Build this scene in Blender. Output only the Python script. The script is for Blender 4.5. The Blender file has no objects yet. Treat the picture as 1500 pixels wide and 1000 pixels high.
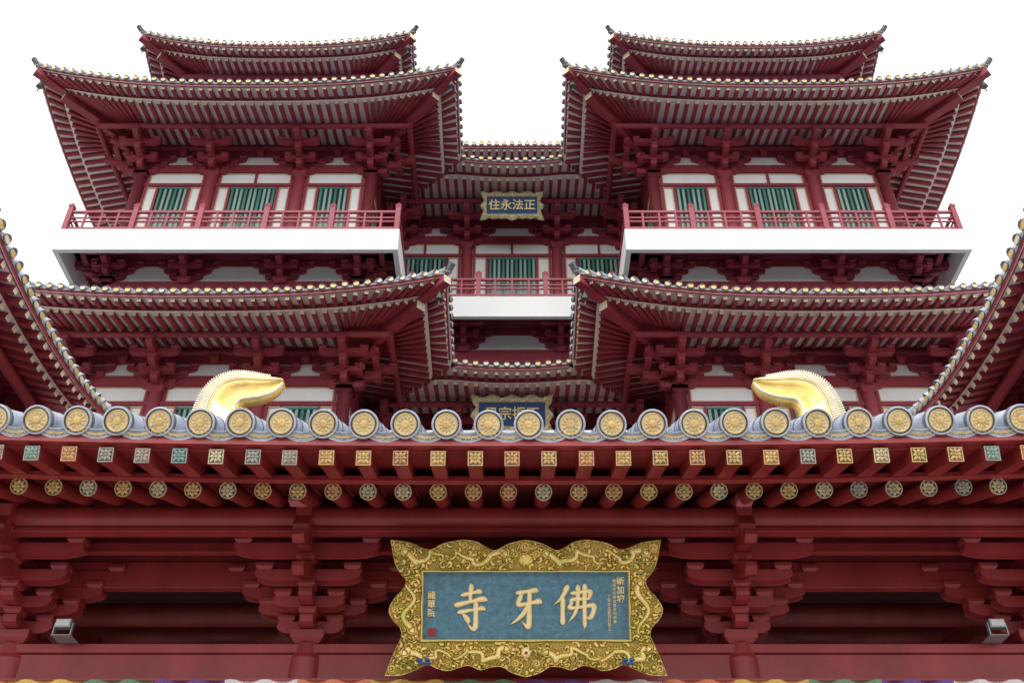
import bpy, math, random
import numpy as np
from mathutils import Vector, noise, Matrix
random.seed(7)
H=1.6
scene=bpy.context.scene
# ------------------------------------------------------------ materials
MATS={}
def mk(name,col,rough=.5,metal=0.,var=.25,scale=1.5,bump=.0,streak=True,bscale=30,spec=.4,dirt=None):
    m=bpy.data.materials.new(name); m.use_nodes=True
    nt=m.node_tree; b=nt.nodes['Principled BSDF']
    b.inputs['Roughness'].default_value=rough; b.inputs['Metallic'].default_value=metal
    b.inputs['Specular IOR Level'].default_value=spec
    tc=nt.nodes.new('ShaderNodeTexCoord'); mp=nt.nodes.new('ShaderNodeMapping')
    mp.inputs['Scale'].default_value=(1,1,.3 if streak else 1)
    nt.links.new(tc.outputs['Object'],mp.inputs[0])
    n1=nt.nodes.new('ShaderNodeTexNoise'); n1.inputs['Scale'].default_value=scale; n1.inputs['Detail'].default_value=8
    n1.inputs['Roughness'].default_value=.65
    nt.links.new(mp.outputs[0],n1.inputs['Vector'])
    r=nt.nodes.new('ShaderNodeValToRGB')
    d=dirt or tuple(c*(1-var) for c in col)
    l=tuple(min(1,c*(1+var*.5)+.004*var) for c in col)
    r.color_ramp.elements[0].position=.3; r.color_ramp.elements[0].color=(*d,1)
    r.color_ramp.elements[1].position=.7; r.color_ramp.elements[1].color=(*l,1)
    nt.links.new(n1.outputs['Fac'],r.inputs[0]); nt.links.new(r.outputs[0],b.inputs['Base Color'])
    if bump>0:
        n2=nt.nodes.new('ShaderNodeTexNoise'); n2.inputs['Scale'].default_value=bscale; n2.inputs['Detail'].default_value=6
        nt.links.new(tc.outputs['Object'],n2.inputs['Vector'])
        bp=nt.nodes.new('ShaderNodeBump'); bp.inputs['Strength'].default_value=bump; bp.inputs['Distance'].default_value=.01
        nt.links.new(n2.outputs['Fac'],bp.inputs['Height']); nt.links.new(bp.outputs[0],b.inputs['Normal'])
    MATS[name]=m; return m
mk('tower_red',(.285,.034,.052),.52,var=.28,scale=1.2)  # pinker than the gate red: distance haze put into the base colour
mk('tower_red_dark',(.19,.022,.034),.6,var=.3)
mk('rail_red',(.37,.07,.10),.5,var=.2)
mk('gate_red',(.275,.028,.029),.4,var=.32,scale=2.5,bump=.15)
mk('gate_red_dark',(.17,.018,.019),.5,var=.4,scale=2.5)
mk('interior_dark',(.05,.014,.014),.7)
mk('white_wall',(.82,.82,.81),.7,var=.07,scale=.9)
mk('soffit_white',(.76,.73,.71),.8,var=.14,scale=2)
mk('tile_grey',(.43,.465,.54),.45,var=.42,scale=7,bump=.4,streak=False)
mk('tile_rim',(.13,.14,.16),.5,var=.45,scale=10,streak=False)
mk('tile_dark',(.13,.13,.15),.6,var=.4,scale=3,streak=False)
mk('drip_tile',(.36,.37,.38),.5,var=.55,scale=14,streak=False,bump=.3)
mk('cream',(.74,.65,.45),.5,var=.25,scale=10,streak=False)
mk('gold_paint',(.76,.52,.18),.4,.15,var=.38,scale=12,bump=.4,streak=False)
mk('gold_line',(.60,.37,.18),.5,.0,var=.2)
mk('gold_letter',(1.0,.76,.38),.38,.25,var=.14,scale=20,streak=False,bump=.2)
mk('green_lattice',(.06,.21,.17),.5,var=.3)
mk('green_pale',(.25,.42,.36),.5,var=.2)
mk('window_dark',(.03,.055,.05),.15,var=.3)
mk('end_dark',(.085,.045,.03),.5)
mk('end_rust',(.32,.12,.05),.5)
mk('end_teal',(.22,.38,.35),.5,var=.4,scale=20,streak=False)
mk('end_gold',(.62,.43,.16),.45,.1,var=.45,scale=20,streak=False)
mk('end_orange',(.62,.34,.14),.45,.05,var=.45,scale=20,streak=False)
mk('end_cream',(.58,.50,.30),.5,var=.45,scale=20,streak=False)
mk('end_grey',(.36,.35,.30),.6,var=.4,scale=20,streak=False)
mk('plaque_blue',(.095,.215,.29),.45,var=.42,scale=22,streak=False,bump=.6,bscale=60)
mk('plaque_navy',(.02,.07,.20),.45,var=.3,scale=10,streak=False)
mk('ornament_ivory',(.86,.78,.58),.4,.0,var=.14,scale=6,streak=False,bump=.25)
mk('ornament_gold',(.86,.58,.17),.32,.45,var=.3,scale=6,streak=False,bump=.3)
mk('seal_red',(.35,.03,.02),.5)
mk('enamel_blue',(.03,.09,.30),.35)
mk('metal_grey',(.35,.36,.37),.4,.6,var=.2)
mk('bell_metal',(.12,.13,.13),.5,.6)
mk('glass_lamp',(.6,.62,.62),.2)
mk('fixture_pink',(.45,.14,.15),.5)
mk('paving',(.48,.46,.44),.85,var=.2,scale=.6,bump=.4,streak=False)
mk('asphalt',(.05,.05,.052),.9,var=.3,scale=2,bump=.6,streak=False)
mk('kerb_stone',(.35,.34,.33),.85,var=.2)
for n,c in [('cloth_purple',(.16,.07,.30)),('cloth_white',(.70,.68,.67)),('cloth_orange',(.65,.22,.10)),('cloth_yellow',(.7,.48,.10)),('cloth_green',(.13,.32,.15)),('road_white',(.75,.75,.74))]:
    mk(n,c,.8,var=.15)
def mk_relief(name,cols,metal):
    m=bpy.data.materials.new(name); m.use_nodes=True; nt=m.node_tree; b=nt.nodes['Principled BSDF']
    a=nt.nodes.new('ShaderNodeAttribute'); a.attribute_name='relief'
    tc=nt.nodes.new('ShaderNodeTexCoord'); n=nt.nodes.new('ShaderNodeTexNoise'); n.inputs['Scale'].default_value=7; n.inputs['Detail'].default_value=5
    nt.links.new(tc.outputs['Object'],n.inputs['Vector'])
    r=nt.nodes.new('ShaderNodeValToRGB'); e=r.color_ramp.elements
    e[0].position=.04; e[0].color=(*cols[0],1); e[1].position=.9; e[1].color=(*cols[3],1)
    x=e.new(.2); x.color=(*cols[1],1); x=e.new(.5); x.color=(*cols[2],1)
    nt.links.new(a.outputs['Fac'],r.inputs[0])  # cavity shading and patina put into the colour, darker where relief is low
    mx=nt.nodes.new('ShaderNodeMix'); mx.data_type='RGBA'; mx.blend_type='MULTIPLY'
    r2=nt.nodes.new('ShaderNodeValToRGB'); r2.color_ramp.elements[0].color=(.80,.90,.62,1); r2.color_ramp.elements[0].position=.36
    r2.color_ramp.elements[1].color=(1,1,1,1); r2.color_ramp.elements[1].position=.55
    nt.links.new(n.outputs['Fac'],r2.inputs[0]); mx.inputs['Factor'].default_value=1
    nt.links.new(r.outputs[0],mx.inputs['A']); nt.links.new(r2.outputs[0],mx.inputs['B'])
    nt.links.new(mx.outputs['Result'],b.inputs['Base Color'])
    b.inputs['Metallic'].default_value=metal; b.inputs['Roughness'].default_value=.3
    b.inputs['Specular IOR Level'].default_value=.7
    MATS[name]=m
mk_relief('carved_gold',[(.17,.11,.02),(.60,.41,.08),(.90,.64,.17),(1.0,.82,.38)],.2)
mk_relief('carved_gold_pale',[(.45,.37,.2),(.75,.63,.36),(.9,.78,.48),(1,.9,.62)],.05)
# ------------------------------------------------------------ mesh accumulator
V=Vector
class M:
    def __init__(s): s.v=[]; s.f=[]; s.mt=[]; s.sm=[]
    def add(s,vs,fs,mat,smooth=False,mats=None):
        o=len(s.v); s.v+= [tuple(p) for p in vs]
        for i,f in enumerate(fs):
            s.f.append(tuple(o+k for k in f)); s.mt.append(mats[i] if mats else mat); s.sm.append(smooth)
    def quad(s,a,b,c,d,mat): s.add([a,b,c,d],[(0,1,2,3)],mat)
    def box(s,x0,x1,y0,y1,z0,z1,mat):
        s.add([(x,y,z) for z in (z0,z1) for y in (y0,y1) for x in (x0,x1)],
          [(0,2,3,1),(4,5,7,6),(0,1,5,4),(2,6,7,3),(0,4,6,2),(1,3,7,5)],mat)
    def beam(s,p0,p1,w,h,mat,endmat=None,w1=None):
        p0=V(p0);p1=V(p1);d=(p1-p0)
        if d.length<1e-5:return
        d.normalize(); sd=d.cross(V((0,0,1)))
        if sd.length<1e-4: sd=V((1,0,0))
        sd.normalize(); up=sd.cross(d)
        w1=w1 or w
        vs=[p+sd*a*ww/2+up*b*h/2 for p,ww in((p0,w),(p1,w1)) for a,b in((-1,-1),(1,-1),(1,1),(-1,1))]
        e=endmat or mat
        s.add(vs,[(3,2,1,0),(4,5,6,7),(0,1,5,4),(1,2,6,5),(2,3,7,6),(3,0,4,7)],mat,mats=[e,mat,mat,mat,mat,mat])
    def cyl(s,p0,p1,r0,r1,mat,n=12,cap0=None,cap1=None):
        p0=V(p0);p1=V(p1);d=(p1-p0).normalized()
        a=d.cross(V((0,0,1)))
        if a.length<1e-3:a=V((1,0,0))
        a.normalize();b=a.cross(d)
        vs=[];
        for p,r in((p0,r0),(p1,r1)):
            for i in range(n):
                t=2*math.pi*i/n; vs.append(p+a*math.cos(t)*r+b*math.sin(t)*r)
        s.add(vs,[(i,(i+1)%n,n+(i+1)%n,n+i) for i in range(n)],mat,True)
        s.add(vs[:n],[tuple(range(n))],cap0 or mat); s.add(vs[n:],[tuple(range(n))[::-1]],cap1 or mat)
    def lathe(s,c,ax,prof,n=24):
        c=V(c);ax=V(ax).normalized();a=ax.cross(V((1,0,0)))
        if a.length<1e-3:a=V((0,1,0))
        a.normalize();b=a.cross(ax)
        for k in range(len(prof)-1):
            r0,h0,_=prof[k];r1,h1,mt=prof[k+1]
            vs=[]
            for r,h in((r0,h0),(r1,h1)):
                for i in range(n):
                    t=2*math.pi*i/n; vs.append(c+ax*h+a*math.cos(t)*max(r,1e-4)+b*math.sin(t)*max(r,1e-4))
            s.add(vs,[(i,(i+1)%n,n+(i+1)%n,n+i) for i in range(n)],mt,False)
    def prism(s,A,B,mat):
        n=len(A); s.add(list(A)+list(B),[tuple(range(n)),tuple(range(2*n-1,n-1,-1))]+[(i,(i+1)%n,n+(i+1)%n,n+i) for i in range(n)],mat)
    def sphere(s,c,rx,ry,rz,mat,n=10,k=6):
        vs=[(c[0]+rx*math.sin(math.pi*j/k)*math.cos(2*math.pi*i/n),c[1]+ry*math.sin(math.pi*j/k)*math.sin(2*math.pi*i/n),c[2]+rz*math.cos(math.pi*j/k)) for j in range(k+1) for i in range(n)]
        s.add(vs,[(j*n+i,j*n+(i+1)%n,(j+1)*n+(i+1)%n,(j+1)*n+i) for j in range(k) for i in range(n)],mat,True)
    def build(s,name,parent=None,mirror=False,bevel=0,z=None):
        z=H if z is None else z
        me=bpy.data.meshes.new(name)
        if mirror:
            vs=[(-x,y,zz+z) for x,y,zz in s.v]; fs=[f[::-1] for f in s.f]
        else: vs=[(x,y,zz+z) for x,y,zz in s.v]; fs=s.f
        me.from_pydata(vs,[],fs)
        names=sorted(set(s.mt)); idx={n:i for i,n in enumerate(names)}
        for n in names: me.materials.append(MATS[n])
        me.polygons.foreach_set('material_index',[idx[x] for x in s.mt])
        me.polygons.foreach_set('use_smooth',s.sm)
        me.update()
        ob=bpy.data.objects.new(name,me); scene.collection.objects.link(ob)
        if parent: ob.parent=parent
        if bevel:
            b=ob.modifiers.new('bev','BEVEL'); b.width=bevel; b.segments=2; b.limit_method='ANGLE'; b.angle_limit=math.radians(40)
        return ob
def empty(name):
    e=bpy.data.objects.new(name,None); scene.collection.objects.link(e); return e
# side-frame helpers ---------------------------------------------------
def TB(m,T,s0,s1,n0,n1,z0,z1,mat):
    vs=[T(a,b,z) for z in(z0,z1) for b in(n0,n1) for a in(s0,s1)]
    m.add(vs,[(0,2,3,1),(4,5,7,6),(0,1,5,4),(2,6,7,3),(0,4,6,2),(1,3,7,5)],mat)
def armS(m,T,s,n,z,L,h,w,mat):
    P=[(-L,h),(-L,.5*h),(-.93*L,.25*h),(-.8*L,.06*h),(-.65*L,0),(.65*L,0),(.8*L,.06*h),(.93*L,.25*h),(L,.5*h),(L,h)]
    m.prism([T(s+a,n-w/2,z+b) for a,b in P],[T(s+a,n+w/2,z+b) for a,b in P],mat)
def armN(m,T,s,n0,n1,z,h,w,mat):
    L=n1-n0
    P=[(0,h),(0,0),(L-.4*h-.08*L,0),(L-.12*h,.25*h),(L,.5*h),(L,h)]
    m.prism([T(s-w/2,n0+a,z+b) for a,b in P],[T(s+w/2,n0+a,z+b) for a,b in P],mat)
def dou(m,T,s,n,z,h,w,mat):
    a=w/2;b=w*.34
    lo=[T(s+i*b,n+j*b,z) for i,j in((-1,-1),(1,-1),(1,1),(-1,1))]
    mi=[T(s+i*a,n+j*a,z+h*.45) for i,j in((-1,-1),(1,-1),(1,1),(-1,1))]
    hi=[T(s+i*a,n+j*a,z+h) for i,j in((-1,-1),(1,-1),(1,1),(-1,1))]
    fs=[(0,3,2,1),(8,9,10,11)]+[(i,(i+1)%4,4+(i+1)%4,4+i) for i in range(4)]+[(4+i,4+(i+1)%4,8+(i+1)%4,8+i) for i in range(4)]
    m.add(lo+mi+hi,fs,mat)
def bracket(m,T,s,n0,zb,step,reach,lat,lat2,aw,ah,mat,bw):
    dou(m,T,s,n0,zb-step*.75,step*.75,bw*1.9,mat)
    K=len(reach); bh=step-ah
    for k in range(K):
        z=zb+k*step
        armN(m,T,s,n0-.1,n0+reach[k]+aw*.6,z+.006,ah-.013,aw,mat)
        armS(m,T,s,n0,z,lat[k],ah,aw*.96,mat)
        for e in(-1,1): dou(m,T,s+e*(lat[k]-bw*.45),n0,z+ah,bh,bw,mat)
        dou(m,T,s,n0+reach[k],z+ah,bh,bw,mat)
        if k>0:
            armS(m,T,s,n0+reach[k-1],z+.002,lat2[k],ah-.004,aw*.96,mat)
            for e in(-1,1): dou(m,T,s+e*(lat2[k]-bw*.45),n0+reach[k-1],z+ah,bh,bw,mat)
# ------------------------------------------------------------ eave system
def roof_strip(m,T,a,wn,ze,slope,samp,sp=.3,disc=.095):
    """samp: list (s_out, s_in, lift, fs)"""
    d=a-wn
    def P(sm,f,dz):
        so,si,l,fs=sm
        g=min(1,max(0,f))
        return V(T(so+(si-so)*g,a-d*f,(ze+l)*(1-g)+(ze+slope*d)*g+dz))
    for i,sm in enumerate(samp):
        fs=sm[3]
        if fs<.33: m.beam(P(sm,max(.035,fs),-.035),P(sm,.36,-.035),.105,.11,'tower_red','cream' if fs<.01 else None)
        if fs<.97: m.beam(P(sm,max(.23,fs),-.19),P(sm,1.,-.19),.12,.115,'tower_red','cream' if fs<.2 else None,w1=.07)
        if fs<.01:
            j=random.uniform(-.012,.012)
            c=P(sm,-.015,.2+j); c2=P(sm,.2,.2+d*.2*.35)
            out=(P(sm,-.1,0)-P(sm,0,0)); out.z=0; out.normalize()
            m.cyl(c,c2,disc,disc,'tile_grey',10,cap0='tile_rim')
            m.cyl(c+out*.02,c,disc*.74,disc*.8,'cream',10,cap0=random.choice(['gold_paint','cream','gold_paint']))
    for A,B in zip(samp[:-1],samp[1:]):
        fa,fb=A[3],B[3]
        def q(f0,z0,f1,z1,mat):
            m.quad(P(A,max(f0,fa),z0),P(B,max(f0,fb),z0),P(B,max(f1,fb),z1),P(A,max(f1,fa),z1),mat)
        if min(fa,fb)<.3: q(0,.022,.33,.022,'soffit_white')
        q(.2,-.132,1,-.132,'soffit_white')
        q(0,.19,1,.19+.35*d,'tile_dark')
        if max(fa,fb)<.2:
            q(.2,-.13,.2,-.0,'tower_red')
        if max(fa,fb)<.01:
            for f0,z0,z1,mt in((.012,.02,.13,'tower_red'),(.0,.13,.19,'drip_tile')):
                p=[P(A,f0,z0),P(B,f0,z0),P(B,f0,z1),P(A,f0,z1)]; r=[P(A,f0+.02,z0),P(B,f0+.02,z0),P(B,f0+.02,z1),P(A,f0+.02,z1)]
                m.prism(p,r,mt)
def ring_samples(a,wn,lift,sp=.3,p=2.5,hi=None):
    N=int(round(2*a/sp)); out=[]
    for i in range(N+1):
        s=-a+2*a*i/N
        if hi is not None and s>hi:
            fs=(s-hi)/(a-wn)
            if fs>=1: break
            l=lift*(abs(hi)/a)**p
            out.append((s,s,l,fs))
        else:
            out.append((s,max(-wn,min(wn,s)),lift*(abs(s)/a)**p,0.))
    return out
def hip(m,cx,Dc,a,wn,ze,slope,lift,sx,sy):
    d=a-wn
    p1=V((cx+sx*a*1.0,Dc+sy*a*1.0,ze+lift-.1)); p0=V((cx+sx*wn,Dc+sy*wn,ze+slope*d-.28))
    m.beam(p1,p0,.24,.24,'tower_red','cream')
    pm=p1.lerp(p0,.25); m.beam(pm-V((0,0,.25)),p0-V((0,0,.2)),.28,.28,'tower_red','cream')
    # upturned roof-tip finial above the corner
    q=p1+V((sx*.02,sy*.02,.3)); m.beam(q,q+V((sx*.12,sy*.12,.16)),.14,.12,'tile_rim')
    c=p1.lerp(p0,.07)-V((0,0,.3))
    m.cyl(c+V((0,0,.16)),c,.01,.01,'bell_metal',6); m.cyl(c,c-V((0,0,.22)),.05,.11,'bell_metal',10); m.cyl(c-V((0,0,.22)),c-V((0,0,.42)),.012,.03,'bell_metal',6)
def sides(cx,Dc):
    return [lambda s,n,z:(cx+s,Dc-n,z), lambda s,n,z:(cx+n,Dc+s,z), lambda s,n,z:(cx-s,Dc+n,z), lambda s,n,z:(cx-n,Dc-s,z)]
def purlin(m,T,s0,s1,n,z,r=.1):
    m.cyl(T(s0,n,z),T(s1,n,z),r,r,'tower_red',10)
RE=[.4,.85,1.3]; LA=[.5,.75,1.0]; L2=[.35,.5,.68]
def tb(m,T,s,wn,zt,K=3):
    st=.28
    bracket(m,T,s,wn,zt-st*K,st,RE[:K],LA[:K],L2[:K],.18,.18,'tower_red',.24)
def window(m,T,c0,c1,wn,z0,z1,frac=.5):
    c=(c0+c1)/2; w=(c1-c0)*frac/2
    TB(m,T,c-w,c+w,wn-.02,wn-.004,z0,z1,'window_dark')
    n=max(5,int(round(2*w/.15)))
    for i in range(n):
        x=c-w+(i+.5)*2*w/n
        TB(m,T,x-.038,x+.038,wn-.004,wn+.03,z0,z1,'green_pale' if (i*7)%3 else 'green_lattice')
    for e in(-1,1):
        TB(m,T,c+e*(w+.035)-.035,c+e*(w+.035)+.035,wn-.01,wn+.05,z0,z1+.08,'tower_red')
        TB(m,T,c+e*(w+.09)-.015,c+e*(w+.09)+.015,wn-.01,wn+.02,z0,z1+.08,'gold_line')
    TB(m,T,c-w,c+w,wn-.01,wn+.045,z1,z1+.07,'green_lattice')
def wall(m,T,wn,cols,zf,ze,colr=.2):
    s0,s1=cols[0],cols[-1]
    TB(m,T,s0,s1,wn-.2,wn-.02,zf,ze-.0,'white_wall')
    TB(m,T,s0,s1,wn-.1,wn+.06,ze-.78,ze-.44,'tower_red')
    TB(m,T,s0,s1,wn-.12,wn+.03,ze-.0,ze+1.0,'tower_red')
    TB(m,T,s0,s1,wn-.1,wn+.05,ze-1.42,ze-1.3,'tower_red')
    for c0,c1 in zip(cols[:-1],cols[1:]):
        b0,b1=c0+colr,c1-colr
        for x in(b0+.05,b1-.05): TB(m,T,x-.04,x+.04,wn-.05,wn+.035,zf,ze-.78,'tower_red')
        for z in(ze-.81,ze-1.28,ze-1.48): TB(m,T,b0+.12,b1-.12,wn-.05,wn+.012,z-.015,z+.015,'gold_line')
        for x in(b0+.11,b1-.11): TB(m,T,x-.014,x+.014,wn-.05,wn+.014,zf,ze-.8,'gold_line')
        window(m,T,b0,b1,wn,zf+.5,ze-1.56,.5 if (b1-b0)<2.3 else .6)
        if b1-b0>2.3:
            TB(m,T,(b0+b1)/2-.04,(b0+b1)/2+.04,wn-.05,wn+.03,ze-1.3,ze-.78,'tower_red')
    for c in cols: m.cyl(T(c,wn,zf),T(c,wn,ze+.1),colr,colr*.94,'tower_red',16)
ZS=20.7; ZT=21.54
def railing(m,T,s0,s1,n,z0,ends=True):
    L=s1-s0; k=max(1,int(round(L/1.9)))
    for h,t in((.12,.07),(.4,.05),(.56,.05),(.8,.08)): TB(m,T,s0,s1,n-t/2,n+t/2,z0+h-t/2,z0+h+t/2,'rail_red')
    for i in range(k+1):
        s=s0+L*i/k
        if ends or 0<i<k:
            TB(m,T,s-.075,s+.075,n-.075,n+.075,z0,z0+.95,'rail_red')
            a=[T(s+e*.075,n+f*.075,z0+.95) for e,f in((-1,-1),(1,-1),(1,1),(-1,1))]; b=[T(s+e*.1,n+f*.1,z0+1.03) for e,f in((-1,-1),(1,-1),(1,1),(-1,1))]
            m.add(a+b+[T(s,n,z0+1.22)],[(0,1,5,4),(1,2,6,5),(2,3,7,6),(3,0,4,7),(4,5,8),(5,6,8),(6,7,8),(7,4,8)],'rail_red')
        if i<k:
            for j in range(1,4):
                x=s+L/k*j/4; TB(m,T,x-.03,x+.03,n-.03,n+.03,z0,z0+.78,'rail_red')
def slab(m,T,s0,s1,n,nw):
    TB(m,T,s0,s1,n-.15,n,ZS,ZT,'white_wall')
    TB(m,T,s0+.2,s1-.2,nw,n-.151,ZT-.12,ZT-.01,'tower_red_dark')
def under(m,T,cols,wn,s0,s1):
    TB(m,T,s0,s1,wn-.2,wn-.02,18.0,21.2,'white_wall')
    TB(m,T,s0,s1,wn-.15,wn+.03,21.2,21.4,'tower_red')
    TB(m,T,s0,s1,wn-.15,wn+.05,20.0,20.55,'tower_red')
    for c in cols:
        bracket(m,T,c,wn,20.62,.24,[.35,.72,1.08],[.5,.72,.95],[.35,.5,.65],.17,.15,'tower_red',.22)
# ------------------------------------------------------------ TEMPLE
temple=empty('temple_building')
cx,Dc=-8.47,27.2; wn=3.8; cols=[-3.8,-1.45,1.45,3.8]
S=sides(cx,Dc)
ZB,ZC,ZA=26.15,17.45,30.68
mr=M(); mw=M(); mb=M(); ms=M()
for si,T in enumerate(S):
    for ze,lift in((ZB,.88),(ZC,.72)):
        hi=-3.5 if si==1 else None
        roof_strip(mr,T,6.75,wn,ze,.25,ring_samples(6.75,wn,lift,.3,2.5,hi))
        e=-.6 if si==1 else wn+1.3
        purlin(mr,T,-(wn+1.3),e,wn+1.3,ze+.25*1.65-.35)
        purlin(mr,T,-wn,e if si==1 else wn,wn+.05,ze+.25*2.9-.36)
        zt=ze+.25*1.65-.45
        cs=[c for c in cols if not(si==1 and c>-1)]
        for c in cs: tb(mb,T,c,wn,zt+.02)
        for c in [c for c in (-2.6,0,2.6) if not(si==1 and c>-1)]:
            dou(mb,T,c,wn+.06,ze+.02,.2,.26,'tower_red'); armS(mb,T,c,wn+.06,ze+.22,.35,.16,.12,'tower_red')
    roof_strip(mr,T,4.9,2.6,ZA,.3,ring_samples(4.9,2.6,.75,.28,2.4))
    purlin(mr,T,-3.6,3.6,3.6,ZA+.05)
    c2=cols if si!=1 else [-3.8,-1.45]
    q=5.1 if si in(0,2) else 4.948; rq=5.0 if si in(0,2) else 4.9; en=si in(0,2)
    if si!=1:
        wall(mw,T,wn,cols,ZT,ZB); wall(mw,T,wn,cols,12.6,ZC); under(mb,T,cols,wn,-3.8,3.8)
        slab(ms,T,-q,q,5.1,wn); railing(ms,T,-rq,rq,5.0,ZT,en)
    else:
        wall(mw,T,wn,c2,ZT,ZB); wall(mw,T,wn,c2,12.6,ZC); under(mb,T,c2,wn,-3.8,-.5)
        slab(ms,T,-q,-2.002,5.1,wn); railing(ms,T,-rq,-2.1,5.0,ZT,False)
for sx in(-1,1):
    for sy in(-1,1):
        if sx==1 and sy==1: continue
        hip(mr,cx,Dc,6.75,wn,ZB,.25,.88,sx,sy); hip(mr,cx,Dc,6.75,wn,ZC,.25,.72,sx,sy)
        for zt in(ZB,ZC):
            z=zt+.1
            for k,r in enumerate((.7,1.3,1.9)):
                q=.707; mb.beam((cx+sx*wn,Dc+sy*wn,z-.5+k*.27),(cx+sx*(wn+r*q),Dc+sy*(wn+r*q),z-.5+k*.27),.18,.18,'tower_red')
    for sy in(-1,1): hip(mr,cx,Dc,4.9,2.6,ZA,.3,.75,sx,sy)
mw.box(cx-3.6,cx+3.6,Dc-3.6,Dc+3.6,-1.6,28.0,'white_wall')
mw.box(cx-3.85,cx+3.85,Dc-3.85,Dc+3.85,-1.6,12.6,'tower_red')
mw.box(cx-2.6,cx+2.6,Dc-2.6,Dc+2.6,27,31.6,'tower_red')
mr.add([(cx-2.6,Dc-2.6,31.7),(cx+2.6,Dc-2.6,31.7),(cx+2.6,Dc+2.6,31.7),(cx-2.6,Dc+2.6,31.7),(cx-1.4,Dc,33.6),(cx+1.4,Dc,33.6)],[(0,1,5,4),(1,2,5),(2,3,4,5),(3,0,4)],'tile_dark')
for nm,m in(('tower_roofs',mr),('tower_walls',mw),('tower_brackets',mb),('tower_balconies',ms)):
    m.build(nm,temple); m.build(nm+'_mirrored',temple,mirror=True)
# centre block
TC=lambda s,n,z:(s,26.8-n,z)
m=M()
for ze,l0 in((ZB,.17),(ZC,.14)):
    samp=[]
    N=int(round(9.3/.3))
    for i in range(N+1):
        s=-4.65+9.3*i/N; fs=max(0,(abs(s)-1.74)/3.1)
        if fs>=.99: continue
        samp.append((s,s,l0*min(1,abs(s)/1.72)**2,fs))
    roof_strip(m,TC,3.1,0,ze,.24,samp)
    purlin(m,TC,-3.9,3.9,1.3,ze+.24*1.8-.36)
    for c in(-1.6,1.6,-3.9,3.9): tb(m,TC,c,0,ze-.02)
    wall(m,TC,0,[-4.6,-1.6,1.6,4.6],ZT if ze==ZB else 12.6,ze)
under(m,TC,[-1.6,1.6,-3.4,3.4],0,-4.6,4.6)
slab(m,TC,-3.52,3.52,1.6,0); railing(m,TC,-3.3,3.3,1.5,ZT)
m.box(-4.6,4.6,27.05,31,-1.6,27.2,'white_wall')
m.box(-4.6,4.6,26.7,27.05,-1.6,12.6,'tower_red')
m.box(-4.6,4.6,29.9,31,27.2,31.2,'tower_red')
TT=lambda s,n,z:(s,30.1-n,z)
roof_strip(m,TT,3.1,0,ZA+.05,.2,[(-3.6+.3*i,-3.6+.3*i,0,0) for i in range(25)])
m.add([(-4.6,29.5,31.9),(4.6,29.5,31.9),(4.6,31.5,33.4),(-4.6,31.5,33.4)],[(0,1,2,3)],'tile_dark')
m.build('centre_block',temple)
# ------------------------------------------------------------ side pavilions
m=M(); px,pd=-11.2,13.5
for T in sides(px,pd):
    roof_strip(m,T,3.4,1.9,10.58,.3,ring_samples(3.4,1.9,.5,.27,2.2),disc=.1)
    wall(m,T,1.9,[-1.9,1.9],6.3,10.4)
    purlin(m,T,-2.5,2.5,2.5,10.5)
    for c in(-1.9,0,1.9): bracket(m,T,c,1.9,9.75,.2,[.25,.5],[.35,.55],[.3,.4],.13,.13,'tower_red',.17)
for sx in(-1,1):
    for sy in(-1,1): hip(m,px,pd,3.4,1.9,10.58,.3,.5,sx,sy)
m.box(px-2,px+2,pd-2,pd+2,-1.6,6.3,'tower_red')
m.box(px-1.8,px+1.8,pd-1.8,pd+1.8,6.3,11.2,'white_wall')
m.add([(px-1.9,pd-1.9,11.3),(px+1.9,pd-1.9,11.3),(px+1.9,pd+1.9,11.3),(px-1.9,pd+1.9,11.3),(px,pd,13)],[(0,1,4),(1,2,4),(2,3,4),(3,0,4)],'tile_dark')
for mi in(False,True):
    e=empty('side_pavilion'); m.build('pavilion_body',e,mirror=mi)
# ------------------------------------------------------------ GATE
gate=empty('temple_gate'); gx=.11
TG=lambda s,n,z:(gx+s,9.2-n,z)
m=M()
GC=[-7.45,-4.7,-1.99,1.99,4.7,7.45]
for c in GC:
    m.cyl(TG(c,0,-1.6),TG(c,0,3.46),.175,.165,'gate_red',28)
    m.cyl(TG(c,0,3.46),TG(c,0,3.50),.165,.15,'gate_red',28)
    m.cyl(TG(c,0,3.50),TG(c,0,3.60),.15,.14,'gate_red',28)
TB(m,TG,-7.6,7.6,-.1,.1,3.27,3.50,'gate_red')
TB(m,TG,-7.6,7.6,-.125,.125,3.505,3.59,'gate_red')
TB(m,TG,-7.6,7.6,-.05,.045,4.17,4.44,'gate_red')
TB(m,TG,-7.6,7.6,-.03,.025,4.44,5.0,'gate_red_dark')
TB(m,TG,-7.6,7.6,.36,.43,4.35,4.45,'gate_red')
m.cyl(TG(-7.6,.8,4.5),TG(7.6,.8,4.5),.11,.11,'gate_red',28)
TB(m,TG,-7.6,7.6,.74,.86,4.345,4.388,'gate_red')
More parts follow.
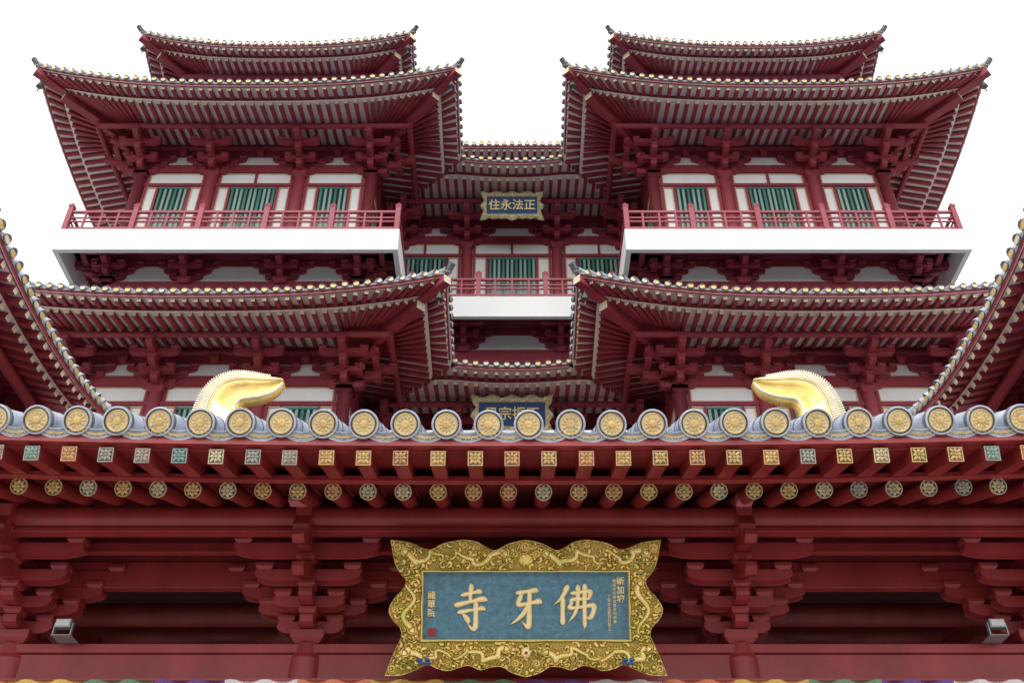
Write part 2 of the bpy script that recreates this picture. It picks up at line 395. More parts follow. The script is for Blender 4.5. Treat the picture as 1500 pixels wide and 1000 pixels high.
for c in GC:
    bracket(m,TG,c,0,3.72,.17,[.2,.4,.6,.8],[.30,.50,.68,.85],[.24,.32,.48,.66],.125,.10,'gate_red',.165)
    P=[(.55,4.33),(1.0,4.16),(1.08,4.2),(1.06,4.26),(.98,4.30),(.7,4.42)]
    m.prism([TG(c-.055,a,b) for a,b in P],[TG(c+.055,a,b) for a,b in P],'gate_red')
    P=[(.40,4.12),(.84,3.93),(.92,3.97),(.90,4.03),(.82,4.07),(.55,4.2)]
    m.prism([TG(c-.052,a,b) for a,b in P],[TG(c+.052,a,b) for a,b in P],'gate_red')
    P=[(.88,4.22),(.98,4.24),(1.02,4.34),(.96,4.45),(.99,4.56),(.9,4.62)]
    m.prism([TG(c-.07,a,b) for a,b in P],[TG(c+.07,a,b) for a,b in P],'gate_red')
m.build('gate_frame',gate,bevel=.006)
m=M()
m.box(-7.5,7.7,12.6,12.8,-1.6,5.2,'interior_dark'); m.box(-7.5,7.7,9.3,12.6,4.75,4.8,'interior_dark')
for c in GC:
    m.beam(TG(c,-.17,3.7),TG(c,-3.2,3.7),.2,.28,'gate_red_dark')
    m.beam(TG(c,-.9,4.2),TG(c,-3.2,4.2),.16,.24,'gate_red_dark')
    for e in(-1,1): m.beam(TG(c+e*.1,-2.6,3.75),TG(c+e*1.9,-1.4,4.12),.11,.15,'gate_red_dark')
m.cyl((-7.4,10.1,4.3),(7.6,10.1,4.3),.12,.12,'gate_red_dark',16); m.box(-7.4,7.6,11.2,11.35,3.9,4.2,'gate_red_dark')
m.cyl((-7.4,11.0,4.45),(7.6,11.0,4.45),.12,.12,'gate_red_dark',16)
for a in(-6,-3.2,0.1,3.4,6.1):
    m.box(a-1.2,a-.03,12.5,12.57,-1.6,2.2,'gate_red'); m.box(a+.03,a+1.2,12.5,12.57,-1.6,2.2,'gate_red')
m.build('gate_interior',gate)
def glift(x): return .05*(abs(x)/3.9)**2.2
m=M(); me=M()
def flower(mm,c,ax,r,base,col,sq=False):
    ax=V(ax).normalized(); a=V((1,0,0)); b=ax.cross(a).normalized()
    if sq:
        h=r
        P=[c+a*i*h+b*j*h for i,j in((-1,-1),(1,-1),(1,1),(-1,1))]; Q=[p+ax*.006 for p in P]; mm.prism(P,Q,col)
        k=h*.84; P=[c+a*i*k+b*j*k+ax*.008 for i,j in((-1,-1),(1,-1),(1,1),(-1,1))]; mm.add(P,[(0,1,2,3)],base)
    else:
        mm.lathe(c,ax,[(r,-.01,col),(r,.008,col),(r*.88,.008,col),(r*.86,.003,base),(0,.003,base)],20)
    o=.011 if sq else .007
    for i in range(8):
        t=math.pi*2*i/8; d=a*math.cos(t)+b*math.sin(t); e=-a*math.sin(t)+b*math.cos(t)
        R=(.80*r if not sq else (.78*r*(1.0 if i%2==0 else 1.3))); w=.235*r if i%2==0 else .215*r
        base_=[c+d*R*.2,c+d*R*.6+e*w,c+d*R*.95+e*w*.5,c+d*R*1.02,c+d*R*.95-e*w*.5,c+d*R*.6-e*w]
        mm.add([p+ax*o for p in base_]+[c+d*R*.6+ax*(o+.008)],[(j,(j+1)%6,6) for j in range(6)],col)
    mm.lathe(c,ax,[(r*.2,o,col),(r*.12,o+.008,col),(0,o+.01,col)],10)
x=-6.9; k=0
random.seed(3)
DZ=-.025
while x<7.1:
    l=glift(x)+DZ; ss=.3
    p0=V((x,7.12,4.386+l)); p1=V((x,8.3,4.386+l*.5+ss*1.18))
    m.beam(p0,p1,.115,.115,'gate_red')
    cen=abs(x)<1.6
    col=random.choice(['end_orange','end_gold','end_cream','end_gold'] if cen else ['end_teal','end_cream','end_gold','end_orange','end_grey'])
    d=(p0-p1).normalized(); flower(me,p0+d*.003+V((random.uniform(-.003,.003),0,random.uniform(-.003,.003))),d,.061,random.choice(['end_dark','end_rust','end_dark']),col,True)
    x+=.3; k+=1
x=-6.95
while x<7.1:
    l=glift(x)+DZ
    p0=V((x+.02,7.69,4.40+l)); p1=V((x+.02,9.3,4.40+l*.5+.4*1.61))
    m.cyl(p0,p1,.068,.068,'gate_red',18)
    cen=abs(x)<2.2
    col=random.choice(['end_gold','end_cream','end_gold','end_orange'] if cen else ['end_cream','end_grey','end_gold','end_cream'])
    d=(p0-p1).normalized(); flower(me,p0+d*.004,d,.073,'end_dark',col,False)
    x+=.3
N=60
for i in range(N):
    xa=-7.2+14.5*i/N; xb=-7.2+14.5*(i+1)/N; la,lb=glift(xa)+DZ,glift(xb)+DZ
    def pr(y0,z0,y1,z1,y2,z2,y3,z3,mat):
        Q=((y0,z0),(y1,z1),(y2,z2),(y3,z3)); m.prism([(xa,y,z+la) for y,z in Q],[(xb,y,z+lb) for y,z in Q],mat)
    pr(7.06,4.47,7.14,4.47,7.14,4.585,7.06,4.585,'gate_red')
    pr(7.14,4.452,8.4,4.452+.378,8.4,4.48+.378,7.14,4.48,'gate_red')
    pr(7.60,4.46,7.66,4.455,7.66,4.50,7.60,4.505,'gate_red')
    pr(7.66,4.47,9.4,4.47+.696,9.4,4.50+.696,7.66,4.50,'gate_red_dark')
m.build('gate_rafters',gate); me.build('gate_rafter_ends',gate)
# roof tiles
m=M(); sp=.336; TZ=4.61
sl=V((0,1,.5)).normalized(); ax=-sl; upv=V((0,-.5,1)).normalized()
for i in range(-21,22):
    x=-.196+sp*i; l=glift(x)
    jit=random.uniform(-.005,.005)
    c=V((x+jit,7.0+jit,TZ+l+random.uniform(-.005,.005)))
    m.cyl(c,c+sl*3.35,.104,.104,'tile_grey',16)
    for j in range(1,10):
        q=c+sl*(.34*j); m.cyl(q,q+sl*.012,.109,.109,'tile_rim',16)
    m.lathe(c,ax,[(.122,-.05,'tile_rim'),(.122,.012,'tile_rim'),(.116,.02,'tile_grey'),(.106,.02,'tile_grey'),(.101,.004,'tile_rim'),(.094,.006,'tile_rim'),(.092,.014,'gold_paint'),(.086,.018,'gold_paint'),(.081,.010,'gold_paint'),(.077,.006,'cream'),(.03,.006,'cream'),(.028,.016,'gold_paint'),(.02,.02,'gold_paint'),(0,.02,'gold_paint')],28)
    a=V((1,0,0)); b=ax.cross(a)
    for k in range(12):
        t=math.pi*2*k/12; d=a*math.cos(t)+b*math.sin(t); e=-a*math.sin(t)+b*math.cos(t)
        m.add([c+d*.03+ax*.008,c+d*.055+e*.011+ax*.008,c+d*.074+ax*.008,c+d*.055-e*.011+ax*.008,c+d*.055+ax*.018],[(0,1,4),(1,2,4),(2,3,4),(3,0,4)],'gold_paint')
    K=14; l2=glift(x+sp)
    def arc(t,o):
        u=(t-.5)*2
        return V((x+sp*t,7.0,TZ+l+(l2-l)*t))+upv*(-.035-.062*(1-u*u)+o)
    for k in range(K):
        t0=k/K;t1=(k+1)/K
        for o0,o1,pd_,mt in((-.045,.03,0.0,'drip_tile'),(-.052,-.038,.006,'tile_grey'),(-.018,-.006,.006,'gold_paint'),(.02,.032,.006,'tile_grey')):
            A=[arc(t0,o0),arc(t1,o0),arc(t1,o1),arc(t0,o1)]
            m.prism([p+ax*pd_ for p in A],[p+sl*.03 for p in A],mt)
        if k%2==0:
            q=arc((t0+t1)/2,-.028)+ax*.006; m.sphere(q,.006,.006,.006,'cream',6,4)
        m.add([arc(t0,.03),arc(t1,.03),arc(t1,.03)+sl*3.3,arc(t0,.03)+sl*3.3],[(0,1,2,3)],'tile_grey')
m.build('gate_roof_tiles',gate)
m=M()
m.box(-7.2,7.3,9.85,10.15,5.9,6.38,'tile_grey'); m.cyl((-7.2,10,6.40),(7.3,10,6.40),.09,.09,'tile_grey',14)
m.add([(-7.3,10,6.1),(7.4,10,6.1),(7.4,13.1,4.6),(-7.3,13.1,4.6)],[(0,1,2,3)],'tile_dark')
m.build('gate_ridge',gate)
# ------------------------------------------------------------ ridge ornaments
def cat(P,n):
    out=[]; Q=[P[0]]+list(P)+[P[-1]]
    for i in range(1,len(Q)-2):
        for k in range(n):
            t=k/n; a,b,c,d=[np.array(Q[j],float) for j in(i-1,i,i+1,i+2)]
            out.append(.5*((2*b)+(-a+c)*t+(2*a-5*b+4*c-d)*t*t+(-a+3*b-3*c+d)*t**3))
    out.append(np.array(P[-1],float)); return out
def rs(P,n):
    C=np.array(cat(P,12)); d=np.r_[0,np.cumsum(np.hypot(*np.diff(C,axis=0).T))]; t=np.linspace(0,d[-1],n)
    return np.c_[np.interp(t,d,C[:,0]),np.interp(t,d,C[:,1])]
outer=[(290,675),(291,628),(293,600),(299,576),(312,557),(334,547),(358,547),(382,551),(401,554),(413,557)]
inner=[(362,675),(361,630),(357,612),(356,600),(362,592),(374,590),(388,587),(401,581),(409,573),(414,562)]
for mi in(False,True):
    n=70; O=rs(outer,n); I=rs(inner,n); m=M()
    def W(p,dy): return ((p[0]-750)*.00813,10+dy,6.62+(615-p[1])*.0099)
    K=28; vs=[]
    def tap(i): return 1-.5*(i/n)
    def depth(u,i):
        b=abs(math.sin(math.acos(max(-1,min(1,1-2*u)))))**.55
        band=1+.10*math.exp(-((u-.12)/.07)**2)
        gr=1-.45*math.exp(-((u-.64)/.13)**2)*min(1,max(0,(i/n-.35)/.15))
        return .17*tap(i)*b*band*gr
    for i in range(n):
        for j in range(K):
            t=2*math.pi*j/K; u=.5-.5*math.cos(t)
            p=O[i]*(1-u)+I[i]*u; sg=1 if math.sin(t)>0 else -1
            vs.append(W(p,-sg*depth(u,i)))
    fs=[(i*K+j,i*K+(j+1)%K,(i+1)*K+(j+1)%K,(i+1)*K+j) for i in range(n-1) for j in range(K)]
    gm=[]
    for i in range(n-1):
        for j in range(K):
            u=.5-.5*math.cos(2*math.pi*(j+.5)/K)
            gm.append('ornament_gold' if (u>.42 and i>n*.40) or u>.86 else 'ornament_ivory')
    m.add(vs,fs,'ornament_ivory',True,mats=gm)
    m.add(vs[-K:],[tuple(range(K))],'ornament_gold')
    i=int(n*.12)
    while i<n-7:
        a=O[i]; b=O[i+1]; d=(b-a); L=np.hypot(*d)+1e-6; d=d/L; nrm=np.array([d[1],-d[0]])
        hh=4.6*(1-.45*i/n)
        A=[W(a-nrm*6,0),W(a+d*2.4-nrm*6,0),W(a+d*2.0+nrm*hh,0),W(a+d*.4+nrm*hh,0)]
        m.prism([(p[0],p[1]-.06,p[2]) for p in A],[(p[0],p[1]+.06,p[2]) for p in A],'ornament_ivory')
        # flank rib: runs across the outer band
        pts=[]
        for u in(.03,.1,.2,.3):
            p=O[i]*(1-u)+I[i]*u; pts.append(V(W(p,-depth(u,i)-.004)))
        for p1,p2 in zip(pts[:-1],pts[1:]): m.cyl(p1,p2,.011,.011,'ornament_ivory',6)
        i+=1 if i<n*.5 else 1
    for off,r,mt in((.33,.013,'ornament_gold'),(.90,.018,'ornament_ivory')):
        pts=[]
        for i in range(int(n*.12),n-1):
            p=O[i]*(1-off)+I[i]*off; pts.append(V(W(p,-depth(off,i))))
        for a,b in zip(pts[:-1],pts[1:]): m.cyl(a,b,r,r,mt,8)
    m.box((282-750)*.00813,(372-750)*.00813,9.8,10.2,5.95,6.3,'ornament_gold')
    if mi: m.v=[(x-.15,y,z) for x,y,z in m.v]
    m.build('ridge_ornament',None,mirror=mi)
# ------------------------------------------------------------ plaques
half_top=[(0,97),(-12,95),(-26,91),(-45,82),(-58,86),(-72,94),(-90,97),(-108,95),(-124,91),(-140,83),(-155,86),(-172,93),(-200,97)]
left=[(-200,97),(-197,82),(-192,62),(-184,48),(-176,38),(-180,26),(-190,16),(-198,4),(-200,-6),(-194,-18),(-184,-28),(-181,-40),(-188,-56),(-196,-74),(-204,-96)]
half_bot=[(-204,-96),(-180,-95),(-160,-88),(-142,-81),(-128,-86),(-112,-89),(-95,-84),(-82,-82),(-66,-88),(-50,-84),(-34,-84),(-20,-92),(0,-98)]
def resamp(P,n):
    C=np.array(cat(P,10)); d=np.r_[0,np.cumsum(np.hypot(*np.diff(C,axis=0).T))]
    t=np.linspace(0,d[-1],n); return np.c_[np.interp(t,d,C[:,0]),np.interp(t,d,C[:,1])]
def stroke_field(X,Y,P,w0,w1):
    P=np.array(P); pad=max(w0,w1)*1.9+1
    msk=(X>P[:,0].min()-pad)&(X<P[:,0].max()+pad)&(Y>P[:,1].min()-pad)&(Y<P[:,1].max()+pad)
    x=X[msk];y=Y[msk]
    best=np.full(x.shape,1e9);arc=np.zeros(x.shape);L=0
    tot=np.hypot(*np.diff(P,axis=0).T).sum()
    for (ax_,ay),(bx,by) in zip(P[:-1],P[1:]):
        dx,dy=bx-ax_,by-ay; l=math.hypot(dx,dy)+1e-9
        t=np.clip(((x-ax_)*dx+(y-ay)*dy)/l**2,0,1); dd=np.hypot(x-ax_-t*dx,y-ay-t*dy)
        k=dd<best; best=np.where(k,dd,best); arc=np.where(k,L+t*l,arc); L+=l
    w=w0+(w1-w0)*arc/tot
    return msk,best,arc,w
def frame_mesh(name,parent,org,u,v,n,sc,res=1.0,ix=150,it=50,ib=-45,mat='carved_gold'):
    rg=random.Random(11)
    nt_,nl,nr=int(260*res),int(240*res),int(46*res)
    T1=resamp(half_top,nt_); L1=resamp(left,nl); B1=resamp(half_bot,nt_)
    oc=[];ic=[]
    for p in T1[:-1]: oc.append(p); ic.append((p[0]/200*ix,it))
    for k,p in enumerate(L1[:-1]): oc.append(p); ic.append((-ix,it+(ib-it)*k/(nl-1)))
    for k,p in enumerate(B1): oc.append(p); ic.append((-ix*abs(p[0])/204,ib))
    oc=np.array(oc);ic=np.array(ic)
    oc=np.r_[oc,(oc[::-1]*[-1,1])[1:-1]]; ic=np.r_[ic,(ic[::-1]*[-1,1])[1:-1]]
    r=np.linspace(0,1,nr)[None,:]
    X=ic[:,0:1]*(1-r)+oc[:,0:1]*r; Y=ic[:,1:2]*(1-r)+oc[:,1:2]*r; R=np.repeat(r,len(oc),0)
    A=X+5*np.sin(Y*.23+1)+3*np.sin(X*.11); Bq=Y+5*np.sin(X*.19)+3*np.sin(Y*.31+2)
    relief=.24*np.abs(np.sin(A*.95+1.7*np.sin(Bq*.55))*np.sin(Bq*1.05+1.5*np.sin(A*.6)))+.08
    def lay(P,w0,w1,h,scales=False,fins=False):
        nonlocal relief
        msk,d_,a_,w=stroke_field(X,Y,P,w0,w1)
        b=np.sqrt(np.clip(1-(d_/w)**2,0,1))
        if scales: b=b*(.80+.2*np.abs(np.sin(a_*1.1+d_*.5)))
        new=b*h
        if fins:
            f=np.clip(1-np.abs(d_-w-1.4)/1.6,0,1)*(.35+.35*np.sin(a_*1.6))
            new=np.maximum(new,f)
        cur=relief[msk]; out=np.where(d_<w,np.maximum(new,cur*.25),np.where(d_<w+.8,cur*.5,cur))
        relief[msk]=np.maximum(out,new)
    if res>1:
        for q in range(620):
            i=rg.randrange(len(oc)); rr=rg.uniform(.1,.92); x0=ic[i,0]*(1-rr)+oc[i,0]*rr; y0=ic[i,1]*(1-rr)+oc[i,1]*rr
            th=rg.uniform(0,6.28); cur=rg.choice([-1,1])*rg.uniform(.25,.6); st=rg.uniform(1.0,2.2); P=[(x0,y0)]
            for k in range(7):
                th+=cur; P.append((P[-1][0]+st*math.cos(th),P[-1][1]+st*math.sin(th)))
            lay(P,rg.uniform(1.6,3.0),.4,rg.uniform(.45,.85))
    def dragon(P,w):
        P=np.array(P)
        for k in (int(len(P)*.25),int(len(P)*.45),int(len(P)*.7)):
            if k+1>=len(P): continue
            t=P[k+1]-P[k]; t=t/(np.hypot(*t)+1e-9); nn=np.array([-t[1],t[0]])*(1 if k%2 else -1)
            a=P[k]; kn=a+nn*w*1.5+t*3; ft=kn+nn*2-t*5
            lay([a,kn,ft],w*.5,w*.33,.85)
            for e in(-.7,0,.7): lay([ft,ft+np.array([nn[0]*math.cos(e)-nn[1]*math.sin(e),nn[0]*math.sin(e)+nn[1]*math.cos(e)])*4.5],1.1,.4,.8)
        lay(P,w,w*.35,1.0,True,True)
        h=P[0]; t=P[0]-P[3]; t=t/(np.hypot(*t)+1e-9); nn=np.array([-t[1],t[0]])
        lay([h-t*2,h+t*6],w*1.35,w*.9,1.12); lay([h+t*5+nn*1,h+t*11+nn*2.5],w*.6,w*.45,1.0); lay([h+t*4-nn*3,h+t*9-nn*4],w*.4,w*.3,.95)
        for e in(-1,1): lay([h+nn*e*2,h-t*5+nn*e*6,h-t*11+nn*e*5],1.4,.5,1.0)
        for e in(-1,1): lay([h+t*8,h+t*9+nn*e*8,h+t*4+nn*e*11],.9,.4,.85)
    def wave(x0,x1,yc,amp,ph,fr,n_=50):
        return [(x0+(x1-x0)*t+4*math.sin(fr*2.3*t+ph*2),yc+amp*math.sin(fr*t+ph)*(1-.3*t)+2*math.sin(fr*2.7*t)) for t in np.linspace(0,1,n_)]
    dragon(wave(-30,-112,70,9,.3,9),5.0); dragon(wave(-178,-120,72,10,2,8),5.0)
    dragon(wave(30,112,71,9,2.2,9),5.0); dragon(wave(176,120,73,10,0,8),5.0)
    dragon(wave(-26,-100,-66,8,1.2,9),4.8); dragon(wave(-180,-112,-68,9,.2,9),5.0)
    dragon(wave(28,102,-65,8,2.6,9),4.8); dragon(wave(180,112,-67,9,1.4,9),5.0)
    dragon([(-170+8*math.sin(t/8),t) for t in np.linspace(-36,40,40)],4.8)
    dragon([(170+8*math.sin(t/9+2),t) for t in np.linspace(38,-36,40)],4.8)
    for (sx_,sy_,rr) in [(-188,85,7),(188,85,7),(-193,-86,7),(193,-86,7),(0,87,7),(-90,89,5),(90,89,5),(-112,-80,5),(112,-80,5),(-58,-80,4),(58,-80,4),(-16,76,6),(16,76,6),(-190,-4,5),(190,-4,5),(-22,60,4),(22,60,4),(-15,-78,6),(15,-78,6)]:
        q=np.hypot(X-sx_,Y-sy_); th=np.arctan2(Y-sy_,X-sx_)
        sp_=.55+.45*np.cos(q*1.7-th*1.0)
        relief=np.where(q<rr,np.maximum(relief*.3,sp_*np.sqrt(np.clip(1-(q/rr)**2,0,1))+.15),relief)
    q=np.hypot(X/1.2,Y-68)
    relief=np.where(q<9,np.sqrt(np.clip(1-(q/9)**2,0,1))*(.85+.3*np.cos(X*.9)*np.cos(Y*.8)),relief)
    wob=.955+.02*np.sin((X+Y)*.5)
    edge=np.exp(-((R-.975)/.02)**2)*.7; inn=np.exp(-((R-.03)/.03)**2)*.85
    relief=np.where((R>wob),np.maximum(edge+.1,relief*.5),relief); relief=np.where(R<.08,inn,relief)
    relief=np.clip(relief,0,1.2)
    hgt=(relief*8.5+7*np.sin(np.pi*np.clip(R,0,1))**.6+2)
    hgt[:,-1]=-7; hgt[:,0]=-2
    org=np.array(org);u=np.array(u);v=np.array(v);n=np.array(n)
    Pn=org+sc*(X[...,None]*u+Y[...,None]*v+hgt[...,None]*n)
    nc,nr_=X.shape
    vs=Pn.reshape(-1,3)+[0,0,H]
    fs=[(i*nr_+j,i*nr_+j+1,((i+1)%nc)*nr_+j+1,((i+1)%nc)*nr_+j) for i in range(nc) for j in range(nr_-1)]
    me_=bpy.data.meshes.new(name); me_.from_pydata(vs.tolist(),[],fs); me_.materials.append(MATS[mat])
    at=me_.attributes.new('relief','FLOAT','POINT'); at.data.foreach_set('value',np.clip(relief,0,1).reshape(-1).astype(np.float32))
    me_.polygons.foreach_set('use_smooth',[True]*len(fs)); me_.update()
    ob=bpy.data.objects.new(name,me_); scene.collection.objects.link(ob); ob.parent=parent
    return ob
def ribbon(m,org,u,v,n,pts,hgt,mat):
    C=cat(pts,7); org=V(org);u=V(u);v=V(v);n=V(n); rows=[]
    for i,c in enumerate(C):
        a=C[max(0,i-1)]; b=C[min(len(C)-1,i+1)]; d=np.array([b[0]-a[0],b[1]-a[1]]); d/= (np.hypot(*d)+1e-9); pn=(-d[1],d[0])
        w=max(c[2],.0005)/2
        row=[]
        for k in range(7):
            t=-1+2*k/6; hh=hgt*math.sqrt(max(0,1-t*t))**.7
            row.append(org+u*(c[0]+pn[0]*w*t)+v*(c[1]+pn[1]*w*t)+n*hh)
        rows.append(row)
    vs=[p for r in rows for p in r]
    m.add(vs,[(i*7+j,i*7+j+1,(i+1)*7+j+1,(i+1)*7+j) for i in range(len(rows)-1) for j in range(6)],mat,True)
    for r in(rows[0],rows[-1]): m.add(r,[tuple(range(7))],mat)
CH={'si':[[(22,78,5),(34,80,12),(60,85,9),(76,87,14),(82,83,5)],[(52,106,5),(52,98,14),(50,80,11),(49,62,10)],[(2,55,6),(14,56,15),(50,63,10),(86,69,16),(99,65,5)],[(12,37,5),(24,39,12),(60,44,8),(84,47,13),(94,43,4)],[(64,64,6),(66,54,14),(66,30,13),(65,6,15),(60,-2,12),(50,3,7),(42,13,1)],[(26,35,3),(36,27,13),(43,18,14),(45,12,6)]],
 'ya':[[(18,85,5),(30,86,13),(58,90,10),(80,92,16),(87,87,5)],[(36,86,7),(33,74,13),(25,57,12),(34,54,12),(66,59,10),(92,63,16),(100,58,5)],[(62,92,7),(62,80,13),(61,40,13),(60,4,16),(55,-4,12),(46,3,6),(36,13,1)],[(60,58,10),(50,40,13),(32,22,11),(14,10,7),(0,3,1)]],
 'fo':[[(31,106,4),(30,98,15),(22,78,12),(12,62,8),(-2,49,1)],[(19,72,6),(20,60,14),(19,30,12),(19,0,14),(18,-7,5)],[(38,81,5),(46,82,11),(72,86,9),(84,86,14),(84,76,12),(81,66,6)],[(84,66,7),(64,65,9),(42,63,11),(40,52,10),(36,41,12),(50,40,9),(76,45,10),(92,46,15),(92,30,13),(86,14,13),(78,11,7),(70,19,1)],[(56,106,4),(56,96,13),(55,60,11),(52,36,10),(44,16,8),(32,0,1)],[(71,108,4),(72,98,14),(71,60,12),(71,20,12),(71,-8,11),(70,-18,1)]]}
def txt(parent,body,org,u,v,n,x,y,size,mat,ext=.004,name='lettering',ls=1.0,off=0):
    c=bpy.data.curves.new(name,'FONT'); c.body=body; c.size=size; c.align_x='CENTER'; c.align_y='CENTER'; c.extrude=ext; c.space_line=ls; c.offset=off
    o=bpy.data.objects.new(name,c); scene.collection.objects.link(o); c.materials.append(MATS[mat])
    u=V(u);v=V(v);n=V(n); p=V(org)+u*x+v*y+n*(ext+.004)+V((0,0,H))
    o.matrix_world=Matrix(((u.x,v.x,n.x,p.x),(u.y,v.y,n.y,p.y),(u.z,v.z,n.z,p.z),(0,0,0,1)))
    o.parent=parent; return o
def vec_up(t):
    v=V((0,-math.sin(t),math.cos(t))); return V((1,0,0)),v,V((1,0,0)).cross(v)
pl=empty('name_plaque'); u,v,n=vec_up(math.radians(27)); org=V((.12,8.45,3.67)); s=.00595
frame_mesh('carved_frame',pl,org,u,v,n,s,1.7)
def plate(m,org,u,v,n,x0,x1,y0,y1,d0,d1,mat):
    P=[org+u*x+v*y+n*d0 for x,y in((x0,y0),(x1,y0),(x1,y1),(x0,y1))]; Q=[org+u*x+v*y+n*d1 for x,y in((x0,y0),(x1,y0),(x1,y1),(x0,y1))]; m.prism(P,Q,mat)
m=M(); plate(m,org,u,v,n,-155*s,155*s,-50*s,55*s,-.02,.0,'plaque_blue')
plate(m,org,u,v,n,-170*s,170*s,-75*s,80*s,-.09,-.03,'gate_red_dark')
for key,cx_,cw,cy_,ch_ in(('si',-81,50,-30,60),('ya',0,46,-26,54),('fo',73,62,-21,50)):
    kx=cw/100*s; ky=ch_/100*s
    for st in CH[key]:
        pts=[((cx_-cw/2)*s+p[0]*kx,(cy_)*s+p[1]*ky,p[2]*.54*s) for p in st]
        ribbon(m,org,u,v,n,pts,.022,'gold_letter')
plate(m,org,u,v,n,-142*s,-131*s,-41*s,-30*s,0,.006,'seal_red')
for sx in(-1,1):
    for k in range(4):
        q=org+u*(sx*(140+k*5-(k%2)*3)*s)+v*((-77+(k%2)*5)*s)+n*.10; m.sphere(q,.026,.02,.014,'enamel_blue',8,6)
m.sphere(org+v*(-62*s)+n*.11,.04,.04,.045,'gold_letter',14,8); m.sphere(org+v*(-62*s)+n*.14,.016,.02,.018,'seal_red',10,6)
m.build('plaque_board',pl)
txt(pl,'龍\n華\n院',org,u,v,n,-138*s,4*s,12*s,'gold_letter',ls=1.05,name='left_inscription',off=.001)
txt(pl,'新\n加\n坡',org,u,v,n,139*s,24*s,12*s,'gold_letter',ls=1.05,name='right_inscription',off=.001)
txt(pl,'釋\n迦\n牟\n尼\n佛\n真\n身\n舍\n利\n供\n奉',org,u,v,n,130*s,8*s,5.5*s,'gold_letter',.002,ls=1.05,name='fine_inscription_a')
txt(pl,'丁\n亥\n年\n孟\n夏\n吉\n日\n敬\n立',org,u,v,n,122*s,-8*s,5.5*s,'gold_letter',.002,ls=1.05,name='fine_inscription_b')
m=M(); m.beam(TG(-.9,.2,4.3),TG(-.9,.55,4.1),.04,.04,'metal_grey'); m.beam(TG(.9,.2,4.3),TG(.9,.55,4.1),.04,.04,'metal_grey'); m.build('hangers',pl)
for zc,dc,body,ww in((25.68,25.2,'住永法正',2.2),(16.95,25.2,'風宗振丕',2.45)):
    e=empty('name_plaque'); u,v,n=vec_up(math.radians(24)); org=V((0,dc,zc)); s2=ww/400
    frame_mesh('carved_frame',e,org,u,v,n,s2,.6,ix=160,it=60,ib=-56,mat='carved_gold_pale')
    m=M(); plate(m,org,u,v,n,-165*s2,165*s2,-62*s2,65*s2,-.03,.01,'plaque_navy'); plate(m,org,u,v,n,-170*s2,170*s2,-75*s2,80*s2,-.2,-.04,'tower_red_dark'); m.build('plaque_board',e)
    txt(e,body,org,u,v,n,0,0,.41,'gold_letter',.02,name='inscription',off=.004)
# ------------------------------------------------------------ small items
for xx in(-1.86,2.12):
    e=empty('spotlight'); m=M(); m.beam((xx-.06,8.15,4.52),(xx-.02,8.3,4.56),.03,.03,'fixture_pink')
    m.box(xx-.12,xx+.02,8.02,8.12,4.47,4.54,'fixture_pink'); m.box(xx-.125,xx+.025,8.005,8.02,4.465,4.545,'fixture_pink'); m.box(xx-.11,xx+.01,8.0,8.007,4.48,4.53,'metal_grey')
    m.build('housing',e,bevel=.006)
for xx in(-4.05,4.4):
    e=empty('floodlight'); m=M(); m.box(xx-.08,xx+.06,8.86,8.94,3.66,3.74,'metal_grey'); m.box(xx-.07,xx+.05,8.852,8.86,3.67,3.73,'glass_lamp')
    for q in(-.09,.07): m.box(xx+q-.006,xx+q+.006,8.88,8.92,3.6,3.71,'metal_grey')
    m.box(xx-.10,xx+.08,8.88,9.1,3.592,3.602,'metal_grey'); m.build('lamp_body',e,bevel=.004)
m=M(); cl=['cloth_white','cloth_orange','cloth_yellow','cloth_green','cloth_purple']; x=-7.0;k=3
while x<7.2:
    w=.64; R=12
    for i in range(R):
        a=x+w*i/R;b=x+w*(i+1)/R
        f=lambda q:8.93+.03*math.sin(q*21)
        g=lambda q:8.91+.05*math.sin(q*21+.4)
        m.add([(a,f(a),3.20),(b,f(b),3.20),(b,g(b),2.8),(a,g(a),2.8)],[(0,1,2,3)],cl[k%5])
    x+=w;k+=1
m.beam((-7.1,8.93,3.205),(7.3,8.93,3.205),.02,.02,'gate_red')
m.build('cloth_bunting',None)
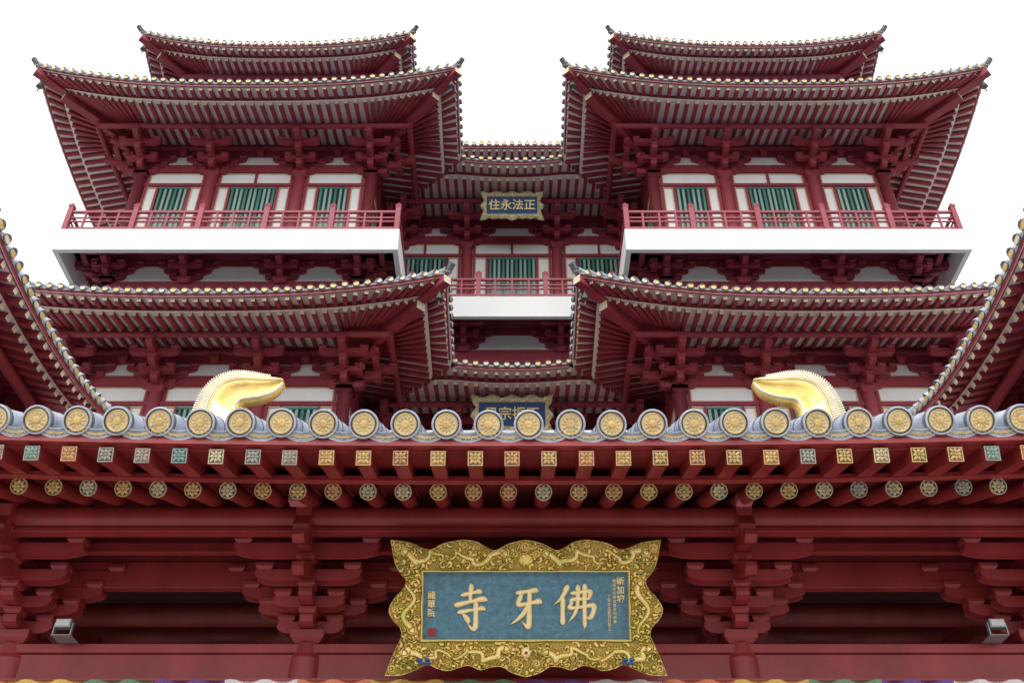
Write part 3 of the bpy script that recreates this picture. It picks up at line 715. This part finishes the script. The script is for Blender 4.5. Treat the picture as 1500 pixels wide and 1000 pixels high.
# ------------------------------------------------------------ ground
m=M(); m.add([(-600,-600,-.13),(600,-600,-.13),(600,900,-.13),(-600,900,-.13)],[(0,1,2,3)],'asphalt'); m.build('ground',None,z=0)
m=M(); m.box(-60,60,-2.5,60,-.126,0,'paving'); m.build('pavement',None,z=0)
m=M(); m.box(-60,60,-2.7,-2.502,-.126,.012,'kerb_stone'); m.build('kerb',None,z=0,bevel=.01)
m=M()
for i in range(-12,12): m.add([(i*4,-6.1,-.122),(i*4+2,-6.1,-.122),(i*4+2,-6,-.122),(i*4,-6,-.122)],[(0,1,2,3)],'road_white')
m.build('road_marking',None,z=0)
# ------------------------------------------------------------ light
w=bpy.data.worlds.new('World'); scene.world=w; w.use_nodes=True; nt=w.node_tree; bg=nt.nodes['Background']
sky=nt.nodes.new('ShaderNodeTexSky'); sky.sky_type='NISHITA'; sky.sun_disc=False
el=math.radians(50); az=math.radians(195)
sky.sun_elevation=el; sky.sun_rotation=az
hs=nt.nodes.new('ShaderNodeHueSaturation'); hs.inputs['Saturation'].default_value=.2; nt.links.new(sky.outputs[0],hs.inputs['Color'])
mx=nt.nodes.new('ShaderNodeMix'); mx.data_type='RGBA'; mx.inputs['Factor'].default_value=.88
nt.links.new(hs.outputs[0],mx.inputs['A']); mx.inputs['B'].default_value=(14.2,14.3,14.5,1)
nt.links.new(mx.outputs['Result'],bg.inputs['Color']); bg.inputs['Strength'].default_value=.15
sd=bpy.data.lights.new('sun','SUN'); sd.energy=1.1; sd.angle=math.radians(35); sd.color=(1,.96,.9)
so=bpy.data.objects.new('sun',sd); scene.collection.objects.link(so)
dirv=V((math.sin(az)*math.cos(el),math.cos(az)*math.cos(el),math.sin(el)))
so.rotation_euler=dirv.to_track_quat('Z','Y').to_euler()
scene.view_settings.view_transform='Standard'; scene.view_settings.look='None'; scene.view_settings.exposure=0
cd=bpy.data.cameras.new('cam'); cd.lens=36; cd.sensor_width=36; cd.clip_end=3000
co=bpy.data.objects.new('camera',cd); scene.collection.objects.link(co); co.location=(0,0,H); co.rotation_euler=(math.radians(90+38),0,0)
scene.camera=co
